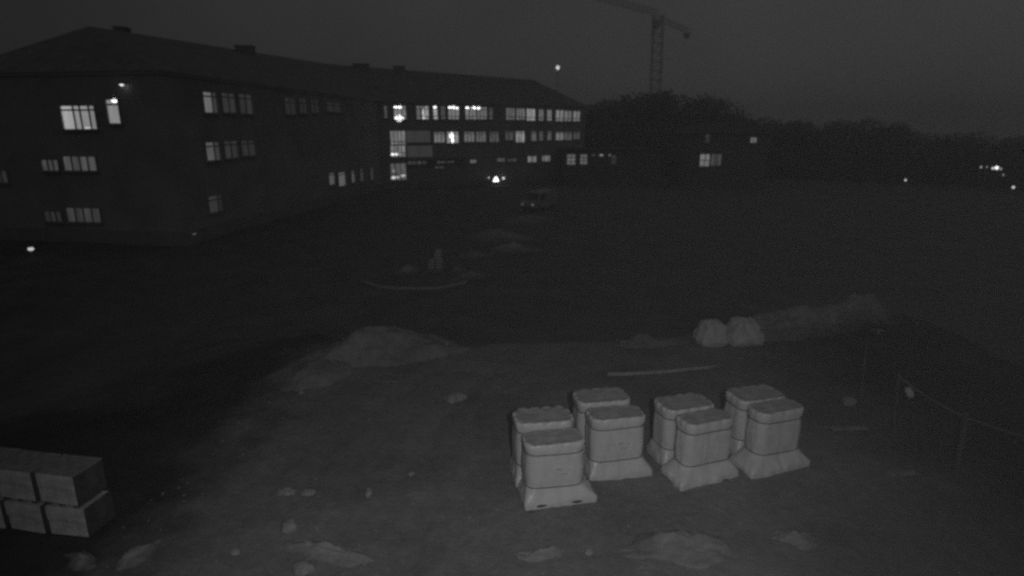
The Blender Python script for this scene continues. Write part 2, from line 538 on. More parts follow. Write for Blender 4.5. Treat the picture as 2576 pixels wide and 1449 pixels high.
# far wing, middle floor
window(FB, 7.82, 9.47, 4.49, 5.9, .15, 3, .14, **BR)
window(FB, 9.84, 11.63, 4.38, 5.95, .26, 3, .14, lamps=((.40, .68, .34, .5, 2.2), (.5, .25, .2, .36, 2.2)), **BR)
for u0, u1, z0, z1, s, c in ((12.6, 14.22, 4.55, 5.94, .13, 3), (14.55, 16.15, 4.53, 5.94, .11, 3), (16.82, 18.35, 4.51, 5.94, .07, 3), (19.5, 20.98, 4.75, 6.02, .06, 2),
                             (21.35, 22.86, 4.41, 6.02, .26, 3), (24.09, 25.01, 4.59, 6.02, .08, 1), (25.56, 26.26, 4.64, 6.02, .07, 1), (27.05, 27.84, 4.7, 6.02, .07, 1),
                             (28.65, 30.1, 4.69, 5.88, .17, 2), (30.31, 31.69, 4.68, 5.95, .08, 2), (32.02, 33.32, 4.8, 5.95, .07, 2)):
    window(FB, u0, u1, z0, z1, s, c, 0.14, **BR)
# far wing, ground floor
for u0, u1, z0, z1, s, c in ((13.5, 14.49, 1.41, 1.86, .13, 2), (18.01, 19.41, 1.5, 2.01, .07, 3), (19.86, 21.44, 1.45, 1.91, .05, 3), (23.5, 25.06, 1.3, 2.2, .2, 3), (26.16, 27.67, 1.38, 2.25, .16, 3),
                             (3.6, 6.51, 1.44, 1.86, .04, 4), (8.11, 10.9, 1.52, 1.76, .055, 4), (7.83, 9.18, .77, 1.01, .05, 2)):
    window(FB, u0, u1, z0, z1, s, c, 0, fold=.6, fs=3)
# stairwell glazing and the dim hall beside it
window(FB, 1.3, 3.47, 4.27, 6.09, .17, 4, 0, .2, **BR)
window(FB, 1.26, 3.4, 2.55, 4.09, .16, 4, 0, .35, lamps=((.12, .24, .3, .17, 1.6), (.30, .24, .28, .17, 1.5), (.47, .25, .2, .15, 1.2), (.72, .27, .12, .12, .4)), **BR)
window(FB, 1.06, 3.36, -.7, 1.6, .09, 3, 0, .35, lamps=((.2, .15, .34, .18, .9), (.45, .16, .2, .14, .6), (.78, .26, .42, .2, .55), (.2, .55, .2, .2, .25)), **BR)
window(FB, 3.62, 7.27, 4.52, 6.13, .036, 1, 0, fold=.12, fs=1)
window(FB, 3.62, 7.5, 2.46, 4.05, .036, 1, 0, fold=.12, fs=1)
# canopy over the entrance
o_, d_, a_, _ = FB
p_ = o_ + d_ * 3.6
world_child(MB().box(0, 9.0, -1.6, -0.13, 2.12, 2.32).build('canopy', 'plinth', loc=(p_.x, p_.y, 0), rotz=a_))

# lamp under the eaves of the end face
def lamp_on(fac, u, z, name, label, r, st, group=None, out=0.0, flip=True, tri=False, height=None):
    o, d, ang, L = fac
    if fac is FE and flip: u = L - u
    n = Vector((d.y, -d.x))
    p = o + d * u + n * out
    t = empty(name, (p.x, p.y, z), ang)
    return t
t = lamp_on(FE, 2.77, 9.16, 'eaves_lamp', '', .1, 1)
tag(t, 'small bright lamp under the eaves above the left lit windows', 'lamp')
MB().box(-.16, .16, -.42, -.002, .05, .17).build('housing', 'metal', t)
MB().ball((0, -.30, 0), .15, .1, .07, 12, 6).build('lens', glow(1.1), t)

# ------------------------------------------------------------------ low annex right of the far wing
ax = empty('low_annex', (8.2, 92, LOW))
tag(ax, 'low dark annex with two small lit windows beside the far wing', 'annex')
MB().box(-.2, 14.2, 0, 9, -.8, 5.35).build('wall', 'render', ax)
MB().box(-.6, 14.6, -.5, 9.4, 5.352, 5.5).build('roof', 'hollow', ax)
def plain_window(parent, x0, x1, z0, z1, s, cols, rows, fold=.3, fs=4):
    w, h = x1 - x0, z1 - z0
    fr = MB().box(-.07, w + .07, -.12, -.002, -.09, 0).box(-.07, w + .07, -.12, -.002, h, h + .07).box(-.07, 0, -.12, -.002, 0, h).box(w, w + .07, -.12, -.002, 0, h)
    win = fr.build('window', 'frame', parent, loc=(x0, 0, z0))
    for i in range(1, cols): MB().box(w * i / cols - .04, w * i / cols + .04, -.09, -.012, 0, h).build('mullion', 'frame', win)
    for j in range(1, rows): MB().box(0, w, -.08, -.014, h * j / rows - .05, h * j / rows + .05).build('transom', 'frame', win)
    for i in range(cols):
        for j in range(rows):
            MB().box(w * i / cols, w * (i + 1) / cols, -.010, -.004, h * j / rows, h * (j + 1) / rows).build('pane', glow(round(s * rnd.uniform(.85, 1.15), 3), fold, fs), win)
    return win
plain_window(ax, .14, 1.33, 3.19, 4.69, .12, 2, 3)
plain_window(ax, 2.09, 3.12, 3.25, 4.69, .10, 2, 3)
plain_window(ax, 6.8, 7.5, 3.3, 4.6, .022, 1, 2)
for i, (x, s, r) in enumerate(((4.05, .06, .25), (5.25, .32, .28), (6.5, .15, .2))):
    t = empty('wall_lamp', (8.2 + x, 92, 2.58))
    tag(t, ('faint lamp on the annex wall, nearest its lit windows', 'brightest of the three lamps on the annex wall', 'rightmost of the three lamps on the annex wall')[i], 'lamp', 'lamps on the annex wall')
    MB().box(-.2, .2, -.12, -.002, .1, .26).build('housing', 'metal', t)
    MB().ball((0, -.16, 0), r, .1, .1, 12, 6).build('lens', glow(s), t)

# ------------------------------------------------------------------ dark house among the trees
hs = empty('dark_house', (25.2, 88, -2.2))
tag(hs, 'dark house before the tree line with a few small lit windows', 'house')
MB().box(0, 11.6, 0, 9, -.6, 8.0).build('wall', 'render', hs)
hv = [(-.5, -.5, 7.99), (12.1, -.5, 7.99), (12.1, 9.5, 7.99), (-.5, 9.5, 7.99), (3.4, 4.5, 9.6), (8.2, 4.5, 9.6)]
link('roof', hv, [(0, 1, 5, 4), (1, 2, 5), (2, 3, 4, 5), (3, 0, 4), (3, 2, 1, 0)], 'hollow', hs)
plain_window(hs, 1.95, 3.3, 3.38, 5.06, .16, 2, 2, .6, 3)
plain_window(hs, 3.56, 4.96, 3.49, 5.06, .045, 3, 1, .4, 3)
plain_window(hs, 8.93, 9.8, 6.68, 7.4, .15, 2, 1, .3, 3)
plain_window(hs, 2.5, 3.07, 6.73, 7.84, .026, 1, 2)

# ------------------------------------------------------------------ lamps standing on the lower ground
def bollard(loc, h, r, st, label, group=None, flat=1.0):
    t = empty('bollard_lamp', loc)
    tag(t, label, 'lamp', group)
    MB().tube([(0, 0, -.3), (0, 0, h - r * flat)], .07, 8).build('post', 'metal', t)
    MB().ball((0, 0, h), r, r, r * flat, 12, 8).build('lens', glow(st), t)
    MB().tube([(0, 0, h + r * flat * .9), (0, 0, h + r * flat + .05)], r * .6, 8).build('cap', 'metal', t)
    return t
n_ = Vector((d_.y, -d_.x))
def front_of_b(u, out): 
    p = o_ + d_ * u + n_ * out
    return p
p = front_of_b(16.33, .6); bollard((p.x, p.y, -2.0), 1.15, .14, .5, 'small dim lamp left of the triangular floodlight', 'small lamps beside the floodlight')
p = front_of_b(18.88, .6); bollard((p.x, p.y, -2.0), .98, .17, 1.1, 'small bright lamp right of the triangular floodlight', 'small lamps beside the floodlight')
p = front_of_b(17.53, .6)
t = empty('floodlight', (p.x, p.y, -2.0), a_)
tag(t, 'brightest floodlight with triangular glow low before the far wing', 'floodlight')
MB().bar((-.3, 0, -.2), (0, 0, .5), .05).bar((.3, 0, -.2), (0, 0, .5), .05).bar((0, .4, -.2), (0, 0, .5), .05).build('stand', 'metal', t)
pr = [(-.52, .5), (.52, .5), (.46, .68), (.13, 1.26), (-.13, 1.26), (-.46, .68)]
pv = [(x, -.10, z) for x, z in pr] + [(x * 1.08, .25, .9 + (z - .9) * 1.08) for x, z in pr]
link('housing', pv, [tuple(range(6, 12))[::-1]] + [(i, 6 + i, 6 + (i + 1) % 6, (i + 1) % 6) for i in range(6)], 'metal', t)
link('lens', [(x * .95, -.08, .9 + (z - .9) * .95) for x, z in pr], [tuple(range(6))], glow(3.0), t)

t = bollard((-30.6, 37.3, LOW - .1), .95, .17, .55, 'pale bright lamp low on the ground at the far left', None, .7)
t = empty('wall_lamp', (-23.62, 43.3, -1.25), FS[2])
tag(t, 'faint glowing streak at the foot of the near building corner', 'lamp')
MB().box(-.5, .6, -.16, -.09, .06, .12).build('housing', 'metal', t)
MB().ball((.3, -.14, 0), .22, .06, .05, 10, 6).build('lens', glow(.09), t)  # added glow in place of a faint reflected streak

# lamps on posts far right
STREET = [((37.33, 57.3), .14, .55, 'single small lamp post before the right-hand trees'),
          ((74.5, 97.1), .15, .22, 'faint uppermost lamp of the far right cluster'),
          ((60.7, 78.6), .17, .35, 'dim leftmost lamp of the far right cluster'),
          ((61.45, 78.6), .13, .25, 'faint second lamp from the left in the far right cluster'),
          ((60.3, 76.1), .22, .6, 'bright lamp just left of the brightest one at far right'),
          ((61.4, 76.9), .26, 1.8, 'brightest lamp of the far right cluster'),
          ((60.0, 74.5), .18, .3, 'dim lamp just right of the brightest one at far right'),
          ((52.1, 64.2), .12, .25, 'faint lamp lowest of the far right cluster'),
          ((41.5, 49.85), .15, .6, 'lamp post at the right edge nearest to the camera')]
for (x, y), r, s, lab in STREET:
    t = empty('lamp_post', (x, y, LOW))
    tag(t, lab, 'lamp post', 'lamp posts far right')
    MB().tube([(0, 0, -1.5), (0, 0, 3.6 - r * .7)], [.045, .025], 8).build('post', 'metal', t)
    r *= .72
    MB().ball((0, 0, 3.6), r, r, r * 1.1, 12, 8).build('lamp_globe', glow(s), t)
    MB().tube([(0, 0, 3.6 + r), (0, 0, 3.66 + r)], r * .7, 8).build('cap', 'metal', t)

# tall mast with a single lamp behind the roof
t = empty('lamp_mast', (9.03, 125, -3))
tag(t, 'single lamp high against the sky on a thin mast behind the roof', 'lamp mast')
MB().tube([(0, 0, -1), (0, 0, 20.9)], [.14, .05], 8).build('mast', 'metal', t)
MB().ball((0, -.1, 21.2), .36, .3, .40, 14, 8).build('lamp_head', glow(.75), t)

# ------------------------------------------------------------------ tower crane
cr = empty('tower_crane', (28.0, 121, -4))
tag(cr, 'faint tall tower crane standing behind the trees', 'crane')
def lattice(mb, p, q, up, side, hw, n, chord, lace):
    p, q, up, side = Vector(p), Vector(q), Vector(up), Vector(side)
    cs = [(a, b) for a in (-1, 1) for b in (-1, 1)]
    P = lambda t, a, b: p + (q - p) * t + side * (a * hw) + up * (b * hw)
    for a, b in cs: mb.bar(P(0, a, b), P(1, a, b), chord)
    for i in range(n):
        t0, t1 = i / n, (i + 1) / n
        for s in (-1, 1):
            mb.bar(P(t0, s, -1), P(t1, s, 1), lace); mb.bar(P(t0, s, 1), P(t0, s, -1), lace)
            mb.bar(P(t0, -1, s), P(t1, 1, s), lace); mb.bar(P(t0, -1, s), P(t0, 1, s), lace)
            mb.bar(P(t0, s, 1), P(t1, s, -1), lace)
mb = MB(); lattice(mb, (0, 0, -2), (-.6, 0, 31.2), (0, 1, 0), (1, 0, 0), .9, 20, .065, .065); mb.build('mast', 'steel', cr)
jd = Vector((-14.1, -15, 0)).normalized(); js = Vector((-jd.y, jd.x, 0))
mb = MB(); lattice(mb, Vector((-.6, 0, 31.4)), Vector((-.6, 0, 31.4)) + jd * 42, (0, 0, 1), js, .45, 26, .028, .02); mb.build('jib', 'steel', cr)
mb = MB(); lattice(mb, Vector((-.6, 0, 30.6)), Vector((-.6, 0, 29.6)) - jd * 13, (0, 0, 1), js, .4, 9, .026, .018); mb.build('counter_jib', 'steel', cr)
c_ = Vector((-.6, 0, 28.9)) - jd * 11.5
MB().box(-.45, .45, -.5, .5, -.6, .3).build('counterweight', 'steel', cr, loc=c_, rotz=math.atan2(jd.y, jd.x))
MB().box(-.45, .45, -.55, .55, 0, 1.5).build('cab', 'steel', cr, loc=(-1.2, -1.45, 28.6), rotz=R(40))

# ------------------------------------------------------------------ trees
def tree_meshes(seed):
    rr = random.Random(seed)
    tb = MB()
    tb.tube([(0, 0, -.06), (.02, .01, .18), (0.01, -.02, .38), (0, 0, .62)], [.035, .026, .02, .008], 7)
    clumps = []
    for i in range(9):
        a = rr.uniform(0, 6.28); h = rr.uniform(.42, .86); d = rr.uniform(.12, .30) * (1.25 - abs(h - .6))
        c = Vector((math.cos(a) * d, math.sin(a) * d, h))
        tb.tube([(0, 0, h * .55), (c.x * .5, c.y * .5, h * .8), tuple(c)], [.014, .009, .004], 5)
        clumps.append((c, rr.uniform(.13, .22)))
    clumps += [(Vector((0, 0, .80)), .17), (Vector((rr.uniform(-.1, .1), 0, .45)), .26), (Vector((0, rr.uniform(-.15, .15), .30)), .28), (Vector((.2, 0, .2)), .2), (Vector((-.2, .05, .2)), .2)]
    lv, lf = [], []
    for c, r in clumps:
        for k in range(int(5200 * r * r)+60):
            v = Vector((rr.gauss(0, 1), rr.gauss(0, 1), rr.gauss(0, 1))).normalized() * r * rr.uniform(.35, 1.08) ** .6
            p = c + v * Vector((1, 1, .85)).length / 1.65
            if p.z < 0: p.z = rr.uniform(0, .1)
            s = rr.uniform(.012, .026)
            n = Vector((rr.gauss(0, 1), rr.gauss(0, 1), rr.gauss(0, 1))).normalized()
            a = n.orthogonal().normalized() * s; b = n.cross(a)
            i = len(lv)
            lv += [tuple(p - a), tuple(p + b * .7), tuple(p + a), tuple(p - b * .7)]
            lf.append((i, i + 1, i + 2, i + 3))
    def me(name, v, f, m):
        x = bpy.data.meshes.new(name); x.from_pydata(v, [], f); x.update(); x.materials.append(M[m]); return x
    return me('trunk', tb.v, tb.f, 'bark'), me('crown', lv, lf, 'leaf')
VAR = [tree_meshes(s) for s in (1, 2, 3, 4, 5)]
TREES = [(15.5, 131, 11.0), (19.2, 130, 11.6), (21.8, 118, 11.9), (24.6, 118, 12.6), (30.2, 123, 12.7), (33.0, 120, 12.3), (35.6, 118, 11.0), (38.6, 116, 10.7), (41.4, 116, 9.2),
         (44.2, 114, 7.7), (47.2, 112, 7.7), (49.8, 112, 7.1), (52.0, 110, 7.2), (54.8, 106, 6.9), (57.2, 104, 7.4), (59.6, 102, 7.1), (61.9, 100, 6.1), (64.2, 99, 5.8), (66.6, 98, 5.5),
         (69.2, 94, 5.4), (70.8, 91, 5.1), (72.4, 88, 4.9), (75.0, 86, 4.8), (27.4, 126, 11.6), (78.5, 86, 4.2)]
DESC = ['tree just right of the hipped roof end', 'second tree right of the hipped roof end', 'left tree of the round-topped clump below the crane', 'tall tree just left of the crane mast', 'tall tree just right of the crane mast',
        'tree second to the right of the crane mast', 'tree where the skyline steps down right of the crane', 'tree rising behind the dark house', 'tree on the falling skyline right of the dark house',
        'low tree at the foot of the falling skyline', 'small level-topped tree right of the dark house', 'small tree mid right on the skyline', 'low tree left of the notch in the right skyline', 'tree at the notch in the right skyline',
        'dark tree on top of the right-hand rise', 'tree on the right end of the right-hand rise', 'tree stepping down from the right-hand rise', 'small tree below the right-hand rise', 'low tree mid way down the right skyline',
        'low tree above the far right lamp cluster', 'small tree above the brightest far right lamp', 'low tree near the right edge of the picture', 'last low tree at the right picture edge', 'tree directly behind the crane mast foot', 'tree cut by the right picture edge']
for i, (x, y, top) in enumerate(TREES):
    base = ground_z(x, y) - .3
    h = (top - base) / .93
    t = empty('tree', (x, y, base), rnd.uniform(0, 6.28))
    wd = h * rnd.uniform(.95, 1.2) if h > 11 else h * rnd.uniform(1.15, 1.5)
    t.scale = (wd, wd, h)
    tag(t, DESC[i], 'tree', 'trees along the skyline')
    tm, lm = VAR[i % 5]
    for nm, me_ in (('trunk', tm), ('crown', lm)):
        o = bpy.data.objects.new(nm, me_); col.objects.link(o); o.parent = t
# the wood that stands as one dark mass behind and between them
wv_, wf_ = [], []
rr = random.Random(8)
tops = sorted([(x, y, tp) for x, y, tp in TREES])
for k in range(26000):
    i = rr.randrange(len(tops) - 1)
    f = rr.random()
    x = tops[i][0] * (1 - f) + tops[i + 1][0] * f
    tp = min(tops[i][2], tops[i + 1][2]) - 1.0 + .5 * fbm(x * .5, 0)
    y = tops[i][1] * (1 - f) + tops[i + 1][1] * f + rr.uniform(2, 8)
    g = ground_z(x, y)
    z = g + (tp - g) * rr.random() ** .8
    s = rr.uniform(.2, .45)
    n = Vector((rr.gauss(0, 1), rr.gauss(0, 1), rr.gauss(0, 1))).normalized()
    a = n.orthogonal().normalized() * s; b = n.cross(a)
    p = Vector((x, y, z)); j = len(wv_)
    wv_ += [tuple(p - a), tuple(p + b), tuple(p + a), tuple(p - b)]; wf_.append((j, j + 1, j + 2, j + 3))
tag(link('far_wood', wv_, wf_, 'leaf'), 'dark mass of undergrowth behind the skyline trees', 'wood', kind='stuff')

# ------------------------------------------------------------------ wrapped pallets
def rrect(x0, x1, y0, y1, r, n=10):
    pts = []
    for cx, cy, a0 in ((x1 - r, y0 + r, -90), (x1 - r, y1 - r, 0), (x0 + r, y1 - r, 90), (x0 + r, y0 + r, 180)):
        for i in range(n + 1):
            a = R(a0 + 90 * i / n)
            pts.append((cx + r * math.cos(a), cy + r * math.sin(a)))
    # resample evenly
    out, N = [], 112
    L = [0.0]
    m = len(pts)
    for i in range(m): L.append(L[-1] + math.dist(pts[i], pts[(i + 1) % m]))
    k = 0
    for j in range(N):
        s = L[-1] * j / N
        while L[k + 1] < s: k += 1
        f = (s - L[k]) / max(1e-9, L[k + 1] - L[k])
        a, b = pts[k], pts[(k + 1) % m]
        out.append((a[0] * (1 - f) + b[0] * f, a[1] * (1 - f) + b[1] * f))
    return out

def wrapped_pallet(x, y, yaw, seed, label, h=1.2, dep=0.62, front=0.07, right=0.15, left=0.05, ragged=0.0, mark=False, slots=False, lumpy=1.0, sx=1.0):
    t = empty('wrapped_pallet', (x, y, ground_z(x + .5, y + .3) - .015), yaw)
    tag(t, label, 'pallet', 'film-wrapped pallets standing in two rows')
    rp = random.Random(seed * 31)
    t.scale = (sx, 1, rp.uniform(.975, 1.03))
    t.rotation_euler = (R(rp.uniform(-.6, .6)), R(rp.uniform(-.7, .7)), yaw)
    bx0, bx1, by0, by1 = left, 1.2 - right, front, dep - .02
    levels = []     # (z, outline)
    N = 112
    def add(z, k, r, grow=0.0):    # k: 0 skirt, 1 body
        x0, x1 = 0 * (1 - k) + bx0 * k - grow, 1.2 * (1 - k) + bx1 * k + grow
        y0, y1 = 0 * (1 - k) + by0 * k - grow, (dep + .02) * (1 - k) + by1 * k + grow
        levels.append((z, rrect(x0, x1, y0, y1, r), k))
    add(0.0, 0, .03, .004); add(.07, 0, .03, .006); add(.125, .02, .035, .004); add(.165, .22, .05); add(.22, .5, .08); add(.28, .78, .12); add(.335, .97, .16)
    add(.36, 1, .17, -.004)
    for z in (.42, .50, .60, .70, .80, .90): add(z, 1, .17, .010 * math.sin((z - .36) / .6 * math.pi))
    add(.955, 1, .17, -.002); add(.985, 1, .17, .0)
    add(1.02, 1, .16, .008); add(1.07, 1, .16, .010); add(1.115, 1, .16, .010); add(1.135, 1, .16, .006); add(1.149, 1, .155, -.008); add(1.154, 1, .15, -.022)
    v, f = [], []
    top = h
    def wr(px, py, z, k):
        a = .011 * fbm(px * 5 + seed * 9, py * 5, z * 2.5, 3) + .007 * fbm(px * 16, py * 16 + seed, z * 4, 3)
        return a * (1.9 if k < .9 else 1.0)
    cx, cy = (bx0 + bx1) / 2, (by0 + by1) / 2
    for z, pts, k in levels:
        for j, (px, py) in enumerate(pts):
            d = Vector((px - cx, py - cy)).normalized()
            w = wr(px, py, z, k)
            zz = z * top / 1.2
            if z > 1.0:      # sack ends pressing through the film
                s = abs(math.sin((px if abs(py - by0) < .12 or abs(py - by1) < .12 else py * 1.3) * math.pi / .235 + seed))
                w += .013 * lumpy * (s - .5) * smooth01((z - 1.0) / .08)
                zz += .022 * lumpy * (min(s, .75) - .6) * smooth01((z - 1.07) / .07)
            if k < .05 and ragged:
                zz += ragged * max(0, fbm(px * 2.3 + seed * 3.3, py * 2.3, 5, 3)) * (1 if z < .1 else .6)
                w += ragged * .5 * fbm(px * 2.0, py * 2.0 + seed, 9, 2)
            v.append((px + d.x * w, py + d.y * w, max(0.002 + z * .5, zz)))
    NL = len(levels)
    for i in range(NL - 1):
        for j in range(N):
            a, b = i * N + j, i * N + (j + 1) % N
            f.append((a, b, b + N, a + N))
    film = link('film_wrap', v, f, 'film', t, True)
    # top: a sheet over lumpy sacks, crowned towards the back
    tv, tf = [], []
    outer = v[(NL - 1) * N:]
    rings = [1.0, .965, .9, .8, .66, .5, .33, .17]
    for q, s in enumerate(rings):
        for (px, py, pz) in outer:
            qx, qy = cx + (px - cx) * s, cy + (py - cy) * s
            back = (qy - by0) / (by1 - by0)
            zz = pz if q == 0 else (pz * (1 - smooth01((1 - s) / .12)) + (1.148 * top / 1.2) * smooth01((1 - s) / .12))
            if q:
                row = abs(math.sin(qx * math.pi / .33 + seed * 1.7))
                zz += .012 * back + lumpy * (.010 * row - .010 + .012 * fbm(qx * 3, qy * 3 + seed, 2, 3)) * smooth01((1 - s) / .15)
            tv.append((qx, qy, zz))
    tv.append((cx, cy, 1.155 * top / 1.2))
    for q in range(len(rings) - 1):
        for j in range(N):
            a, b = q * N + j, q * N + (j + 1) % N
            tf.append((a, b, b + N, a + N))
    c0 = (len(rings) - 1) * N
    for j in range(N): tf.append((c0 + j, c0 + (j + 1) % N, len(tv) - 1))
    link('top_sheet', tv, tf, 'filmtop_shaded', t, True)
    # two straps
    for z in (.352, .965):
        pts = rrect(bx0 - .006, bx1 + .006, by0 - .006, by1 + .006, .175)
        sv, sf = [], []
        for dz, g in ((-.009, 0), (-.009, .004), (.009, .004), (.009, 0)):
            for (px, py) in pts:
                d = Vector((px - cx, py - cy)).normalized()
                sag = .008 * math.sin(px * 5 + seed)
                sv.append((px + d.x * g, py + d.y * g, (z + dz + sag) * top / 1.2))
        for i in range(4):
            for j in range(N):
                a, b = i * N + j, i * N + (j + 1) % N
                c, e = ((i + 1) % 4) * N + (j + 1) % N, ((i + 1) % 4) * N + j
                sf.append((a, b, c, e))
        link('strap', sv, sf, 'strap', t, True)
    # timber pallet under the skirt
    pb = MB()
    for yy in (.04, dep * .5 - .05, dep - .12): pb.box(.06, 1.10, yy, yy + .1, .004, .09)
    for xx in range(5): pb.box(.06 + xx * .215, .06 + xx * .215 + .17, .04, dep - .02, .091, .113)
    pb.build('timber_pallet', 'hollow', t)
    if mark:      # faded print showing on the front
        rm = random.Random(seed)
        mb = MB()
        for (ux, uz, w, hh) in ((.52, .665, .10, .030), (.70, .64, .05, .040), (.58, .575, .13, .022)):
            q = [(ux + w * (.5 + .5 * math.cos(a) * rm.uniform(.75, 1.1)), uz + hh * (.5 + .5 * math.sin(a) * rm.uniform(.7, 1.1))) for a in [2 * math.pi * i / 12 for i in range(12)]]
            b = len(mb.v)
            mb.v += [(a, by0 - .019, c) for a, c in q] + [(a, by0 - .010, c) for a, c in q]
            mb.f += [tuple(b + i for i in range(12))] + [(b + i, b + 12 + i, b + 12 + (i + 1) % 12, b + (i + 1) % 12) for i in range(12)]
        mb.build('printed_mark', 'print', t)
    if slots:     # dark patches painting the shade inside the fork openings
        for ux in (.26, .86):
            mb = MB()
            pts = [(ux + .085 * math.cos(a) * (1 + .25 * math.sin(3 * a + ux * 7)), .062 + .024 * math.sin(a)) for a in [2 * math.pi * k / 14 for k in range(14)]]
            link('fork_opening_shade', [(a, -.013, b) for a, b in pts] + [(a, -.006, b) for a, b in pts], [tuple(range(14))] + [(i, 14 + i, 14 + (i + 1) % 14, (i + 1) % 14) for i in range(14)], 'hollow', t)
    return t

wrapped_pallet(.22, 8.62, R(10.9), 1, 'nearest wrapped pallet, front of the left column, with two fork openings', mark=True, slots=True, right=.19, sx=1.035)
wrapped_pallet(.07, 9.26, R(9.5), 2, 'wrapped pallet with lumpy top right behind the nearest one', dep=.72, lumpy=1.6, left=.03)
wrapped_pallet(1.40, 9.49, R(10), 3, 'front wrapped pallet second from the left, square skirt', mark=True, right=.15)
wrapped_pallet(1.25, 10.15, R(9), 4, 'back wrapped pallet second from the left', dep=.72, left=.04)
wrapped_pallet(2.95, 9.18, R(20.5), 5, 'turned front wrapped pallet third from the left with ragged skirt', ragged=.10, right=.10, left=.17, front=.12, sx=1.07)
wrapped_pallet(2.84, 9.88, R(15.5), 6, 'back wrapped pallet third from the left with bumpy top', dep=.72, lumpy=1.7, left=.04)
wrapped_pallet(4.34, 9.55, R(18.5), 7, 'front wrapped pallet at the right end with wide skirt', right=.10, left=.19, front=.12, ragged=.02, sx=1.09)
wrapped_pallet(4.30, 10.18, R(15), 8, 'back wrapped pallet at the right end', dep=.72, left=.04)

# ------------------------------------------------------------------ packs of concrete blocks, two tiers (bottom left)
def block_pack(loc, yaw, seed, label, top):
    t = empty('block_pack', loc, yaw)
    tag(t, label, 'block pack', 'packs of blocks stacked in two tiers')
    w, dpt, h = .655, .50, .555
    pb = MB()
    for xx in (.03, .28, .53): pb.box(xx, xx + .09, .03, dpt - .03, .0, .044)
    pb.box(.02, w - .02, .02, .1, .0445, .060).box(.02, w - .02, .21, .29, .0445, .060).box(.02, w - .02, .40, .48, .0445, .060)
    pb.build('timber_base', 'hollow', t)
    rb = random.Random(seed)
    for i in range(2):
        for j in range(2):
            for k in range(2):
                x0, y0, z0 = i * w / 2, j * dpt / 2, .062 + k * (h - .062) / 2
                g = .003
                jx, jy = rb.uniform(-.006, .006), rb.uniform(-.008, .008)
                MB().box(x0 + g + jx, x0 + w / 2 - g + jx, y0 + g + jy, y0 + dpt / 2 - g + jy, z0 + .001, z0 + (h - .062) / 2 - .003).build('block', 'block', t)
    MB().box(w + .008, w + .022, -.004, dpt + .006, .07, h - .002).build('end_shade_board', 'hollow', t)  # added dark sheet: shade on the pack's end and in the gaps
    if top: MB().box(-.012, w + .026, -.006, dpt + .012, h, h + .018).build('top_shade_board', 'wood', t)  # added sheet that darkens the top as grazing light would
    return t
syaw = R(-9.2)
su = Vector((math.cos(syaw), math.sin(syaw)))
s0 = Vector((-6.53, 7.87))
POS = ['right end', 'middle', 'left picture edge']
for k in range(3):
    for tier in range(2):
        p = s0 - su * (.655 + .735 * k) + Vector((-su.y, su.x)) * random.Random(k * 2 + tier).uniform(-.02, .03)
        zg = ground_z(-7.0, 8.05) - .045
        block_pack((p.x, p.y, zg + tier * .60), syaw + R(random.Random(k + 7 * tier).uniform(-2.5, 2.5)), k * 2 + tier,
                   ('upper' if tier else 'lower') + ' pale block pack at the ' + POS[k] + ' of the stack', tier == 1)

# ------------------------------------------------------------------ heaps, stones and litter on the yard
def heap(name, x, y, rx, ry, h, rot, m, label, cat, seed, group=None, n=34, peak=1.3):
    v, f, cv = [], [], []
    for j in range(n + 1):
        for i in range(n + 1):
            u, w = -1.15 + 2.3 * i / n, -1.15 + 2.3 * j / n
            r = math.hypot(u, w) + .30 * fbm(u * 1.3 + seed, w * 1.3, seed)
            px, py = u * rx, w * ry
            c, s = math.cos(rot), math.sin(rot)
            gx, gy = x + c * px - s * py, y + s * px + c * py
            k = max(0.0, 1 - r) ** peak
            z = h * k * (1 + .45 * fbm(u * 3, w * 3, seed + 2)) + .13 * h * fbm(u * 8, w * 8, seed) * min(1, k * 4)
            v.append((c * px - s * py, s * px + c * py, ground_z(gx, gy) + z + .012 - max(0.0, r - .82) * .35))
            cv.append(max(0.0, min(1.0, (1 - r) * 1.5)))
    W_ = n + 1
    f = [(j * W_ + i, j * W_ + i + 1, (j + 1) * W_ + i + 1, (j + 1) * W_ + i) for j in range(n) for i in range(n)]
    o = link(name, v, f, m, None, True, loc=(x, y, 0))
    at = o.data.attributes.new('cover', 'FLOAT', 'POINT')
    at.data.foreach_set('value', cv)
    return tag(o, label, cat, group)

heap('earth_mound', -3.75, 16.0, 2.2, 1.25, .80, R(12), 'earth', 'rounded earth mound at the far left edge of the yard', 'mound', 3, peak=1.0)
heap('earth_mound', -5.2, 14.6, 1.1, 1.5, .22, R(-10), 'earth', 'low earth ridge running left from the rounded mound', 'mound', 5)
heap('earth_mound', 4.0, 16.7, 1.0, .5, .3, R(5), 'earth', 'low earth lump at the far yard edge left of the bags', 'mound', 6)
heap('earth_bank', 9.6, 18.4, 3.4, 1.2, .62, R(20), 'bank', 'long pale earth bank right of the two bags', 'bank', 7, peak=.9)
heap('earth_bank', 11.6, 19.4, 1.9, 1.1, .85, R(10), 'bank', 'higher lump at the right end of the earth bank', 'bank', 8)
heap('sand_heap', -2.75, 7.62, .85, .22, .14, R(-14), 'sand', 'long pale sand streak at the bottom left of centre', 'sand heap', 9)
heap('sand_heap', 2.55, 7.75, .95, .42, .24, R(6), 'earth', 'wide low sand heap below the wrapped pallets', 'sand heap', 10)
heap('sand_heap', 4.4, 7.95, .36, .26, .12, R(-20), 'sand', 'small sand patch at the lower right', 'sand heap', 12)
heap('sand_heap', .42, 7.62, .4, .16, .10, R(3), 'sand', 'small sand patch at the bottom below the nearest pallet', 'sand heap', 13)
heap('sand_heap', -6.3, 7.42, .34, .18, .12, R(-20), 'sand', 'small pale patch in front of the block stack', 'sand heap', 14)
